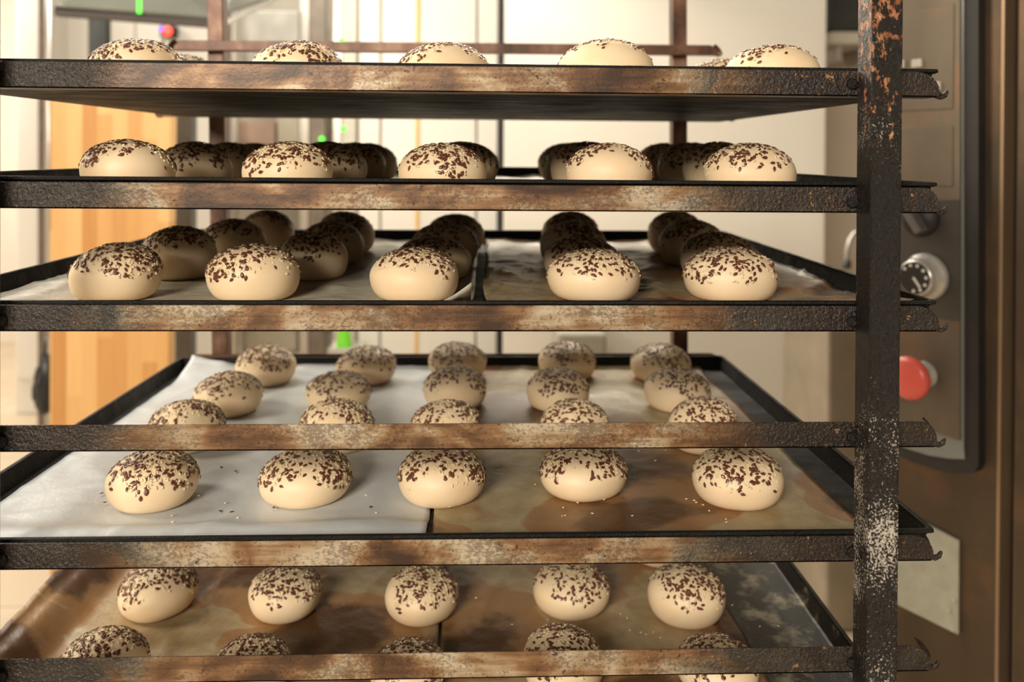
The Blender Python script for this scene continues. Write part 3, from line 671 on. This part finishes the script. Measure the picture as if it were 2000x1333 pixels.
# notice plate on the oven's flank, tilted
q = [(1735, 985), (1838, 1036), (1876, 1056), (1875, 1238), (1757, 1180), (1700, 1150), (1700, 968)]
b = B(); oprism(b, q, -.006, -.0015); pl = och('notice_plate', b, M_plate, label='pale grey metal plate')
for u, v in ((1868, 1170), (1858, 1190), (1866, 1228)):
    s, z = onO(u, v); b = B(); lathe(b, [(.0035, 0), (.003, .002), (.001, .0026)], 10, yrot(s, -.006, z)); och('screw', b, M_chrome, par=pl)

# ---- left and middle background
YD = 1.75
b = B(); x0w, x1w, _, zt = pxbox(b, 97, 334, 158, 900, YD, .045, True, .003)
# right side narrows downward a little like the photographed board
for v in b.verts:
    if v.co.x > (x0w + x1w) / 2 and v.co.z < .6: v.co.x -= .012
tag(obj('butcher_block_panel', b, M_wood), 'upright honey-coloured butcher block panel of glued staves behind the rack, at left', 'panel')
# white tall cupboard at far left
e = empty('cupboard', onY(70, 700, 3.6), 'tall narrow white cupboard at the far left, its foot on the beige floor', 'cupboard'); e.location.z = 0
b = B(); pxbox(b, 30, 82, -120, 760, 3.6, .25, True, .006); child(obj('carcass', b, M_white), e)
b = B(); pxbox(b, 34, 80, -110, 740, 3.58, .018, False, .004); child(obj('cupboard_door', b, M_white), e)
b = B(); xa = onY(96, 300, 2.35).x; tube(b, [(xa, 2.35, 0), (xa, 2.35, 2.6)], .013, 14); tag(obj('steel_pole', b, M_chrome, smooth=True), 'upright chromed pole between the white cupboard and the butcher block', 'pole')
b = B(); pxbox(b, 74, 86, -100, 900, 3.4, .04, True); tag(obj('door_frame_strip', b, simple('brown_strip', (.16, .12, .09), .5, 0, 20, .2)), 'thin dark brown upright strip along the right of the white cupboard', 'strip')
# black bin bag hanging
e = onY(88, 750, 2.2); b = B(); bmesh.ops.create_icosphere(b, subdivisions=4, radius=1)
for v in b.verts:
    p = v.co.copy(); nn = noise.noise(p * 2.2) * .30 + noise.noise(p * 5.5) * .14; tp = 1 - .35 * max(0, p.z)
    v.co = e + Vector((p.x * .035 * tp * (1 + nn), p.y * .035 * tp * (1 + nn), p.z * .105 * (1 + nn * .3)))
tube(b, [e + Vector((0, 0, .09)), e + Vector((.004, 0, .14)), Vector((onY(96, 300, 2.35).x, 2.335, e.z + .17))], [.006, .004, .005], 8)
tag(obj('bin_bag', b, M_bag, smooth=True), 'crumpled black plastic bag hanging beside the butcher block panel', 'bag')
# grey and dark uprights
def upright(label, u0, u1, v0, Y, mat, name='steel_upright', floor=True, v1=900, th=.05):
    b = B(); pxbox(b, u0, u1, v0, v1, Y, th, floor, .003); return tag(obj(name, b, mat), label, 'post')
upright('dark grey upright post seen above the topmost tray, at left', 171, 205, -150, 2.6, M_dark, 'dark_post')
upright('dark grey upright right beside the butcher block panel', 341, 374, 150, 2.1, simple('slate_paint', (.13, .13, .12), .5, 0, 20, .15), 'slate_post')
# white cabinet behind hood
e = empty('tall_cabinet', onY(240, 100, 3.9), 'large white cabinet under the steel hood, top left', 'cabinet'); e.location.z = 0
b = B(); pxbox(b, 108, 420, -150, 900, 3.9, .5, True, .006); child(obj('carcass', b, M_white), e)
for u0, u1 in ((110, 262), (266, 418)):
    b = B(); pxbox(b, u0, u1, -140, 860, 3.88, .018, False, .004); child(obj('cabinet_door', b, M_white), e)
# hood
YH = 1.9
e = empty('extractor_hood', onY(320, 20, YH), 'steel and grey glass hood hanging in the upper left corner', 'hood')
zA = onY(260, 26, YH).z; xh0, xh1 = onY(104, 20, YH).x, onY(408, 20, YH).x
b = B(); pts = [onY(106, 30, YH), onY(408, 53, YH), onY(408, 36, YH), onY(106, 13, YH)]
dv = Vector((0, .03, 0)); vs = [b.verts.new(p) for p in pts] + [b.verts.new(p + dv) for p in pts]
for f in ((0, 1, 2, 3), (7, 6, 5, 4), (0, 4, 5, 1), (1, 5, 6, 2), (2, 6, 7, 3), (3, 7, 4, 0)): b.faces.new([vs[i] for i in f])
child(obj('front_edge', b, simple('hood_edge', (.035, .022, .015), .5, .0, 20, .2)), e)
b = B(); far = YH + .75
pts = [onY(108, 18, YH), onY(406, 40, YH), onY(540, -4, far), onY(300, -70, far)]
pts2 = [p + Vector((0, 0, .012)) for p in pts]; vs = [b.verts.new(p) for p in pts + pts2]
for f in ((0, 1, 2, 3), (7, 6, 5, 4), (0, 4, 5, 1), (1, 5, 6, 2), (2, 6, 7, 3), (3, 7, 4, 0)): b.faces.new([vs[i] for i in f])
child(obj('canopy', b, M_glass), e)
b = B(); tube(b, [onY(440, 46, YH + .05), onY(545, -6, far)], .010, 8); child(obj('side_rail', b, M_chrome), e)
b = B(); tube(b, [onY(272, -30, YH - .01), onY(272, 26, YH - .01)], .006, 8); child(obj('green_led_reflection', b, M_green), e)  # glowing green tube imitates an LED's reflection in the hood glass
# control box with lights
YC = 3.83
e = empty('control_box', onY(325, 60, YC), 'small black control box with a red and a blue light over the topmost left bun', 'control box')
b = B(); pxbox(b, 311, 341, 50, 72, YC, .05, False, .004); child(obj('case', b, M_blk), e)
for u, v, r, mt, nm in ((327, 61, .025, M_redl, 'red light'), (316, 57, .012, M_blul, 'blue light')):
    b = B(); lathe(b, [(r, 0), (r, .006), (r * .6, .010)], 18, Matrix.Translation(onY(u, v, YC)) @ Matrix.Rotation(math.pi / 2, 4, 'X')); o = child(obj('light', b, mt, smooth=True), e); o['label'] = nm
b = B(); c0 = onY(318, 76, YD + .022); hb = c0.z - zt; lathe(b, [(.003, .0), (.006, -.02), (.016, -.05), (.017, -hb)], 16, Matrix.Translation(c0)); o = obj('squeeze_bottle', b, M_dark, smooth=True)
tag(o, 'dark pointed bottle on the wood panel, poking up behind the topmost left bun', 'bottle')
# steel shelving unit, middle left
YS = 2.9
sh = empty('shelving_unit', onY(560, 600, YS), 'steel shelving unit with crates behind the left of the rack', 'shelving'); sh.location.z = 0
for u0, u1, mt in ((452, 462, M_chrome), (585, 601, M_chrome), (603, 634, simple('bronze_post', (.17, .14, .11), .4, .3, 20, .2)), (650, 664, M_chrome)):
    b = B(); pxbox(b, u0, u1, -150, 900, YS, .03, True); child(obj('upright', b, mt), sh)
SHZ = {}
for v in (130, 286, 470, 690):
    b = B(); SHZ[v] = pxbox(b, 450, 664, v, v + 7, YS + .032, .4)[3]; child(obj('shelf', b, M_chrome), sh)
b = B(); pxbox(b, 450, 664, -150, 900, YS + .44, .01, True); child(obj('back_panel', b, simple('grey_backing', (.42, .38, .31), .6, 0, 5, .15)), sh)
for u0, u1, v0, v1, mt, lb in ((466, 536, 236, 284, M_pink, 'pinkish crate on the shelving between the first and second trays'), (540, 584, 228, 284, simple('pale_crate', (.55, .52, .42), .6, 0, 9, .1), 'pale crate beside the pinkish crate'),
                               (468, 520, 250, 284, M_pink, None), (470, 580, 640, 688, simple('taupe_box', (.40, .36, .28), .6, 0, 9, .1), 'long taupe box on the shelf seen above the fourth tray'), (468, 582, 20, 126, simple('glassy_box', (.55, .53, .47), .3, 0, 9, .2), 'pale tall box on the shelving above the topmost tray')):
    if lb is None: continue
    b = B(); sv = {284: 286, 688: 690, 126: 130}[v1]; box(b, onY(u0, 600, YS + .06).x, onY(u1, 600, YS + .06).x, YS + .06, YS + .31, SHZ[sv] + .001, onY(u0, v0, YS + .06).z, .006); tag(obj('storage_crate', b, mt), lb, 'crate', 'crates on the steel shelving')
upright('pale steel column between the shelving and the narrow refrigerator', 666, 694, -150, 2.8, simple('warm_white', (.55, .52, .44), .4, .1, 12, .1), 'steel_column', th=.08)
# green lamps and the green bag
for u, v, lb in ((666, 80, 'small green lamp on the steel column behind the topmost tray'), (670, 252, 'small green lamp on the steel column below the topmost tray'), (629, 272, 'small green lamp left of the steel column')):
    b = B(); lathe(b, [(.011, 0), (.011, .008), (.006, .012)], 16, Matrix.Translation(onY(u, v, 2.8 if u > 640 else YS)) @ Matrix.Rotation(math.pi / 2, 4, 'X')); tag(obj('green_lamp', b, M_green, smooth=True), lb, 'lamp', 'green lamps behind the rack')
p = onY(672, 681, 2.5); b = B(); lathe(b, [(.028, 0), (.030, .008), (.026, .03), (.021, .06), (.022, .12), (.010, .14)], 20, Matrix.Translation(p))
tag(obj('spray_bottle', b, simple('bright_green_plastic', (.20, .75, .03), .4, 0, 9, .05, 0, None), smooth=True), 'bright green plastic bottle seen just above the fourth tray', 'bottle')
b = B(); pxbox(b, 640, 705, 681, 700, 2.46, .11, True, .004); tag(obj('steel_counter', b, M_chrome), 'narrow steel stand carrying the green bottle', 'stand')
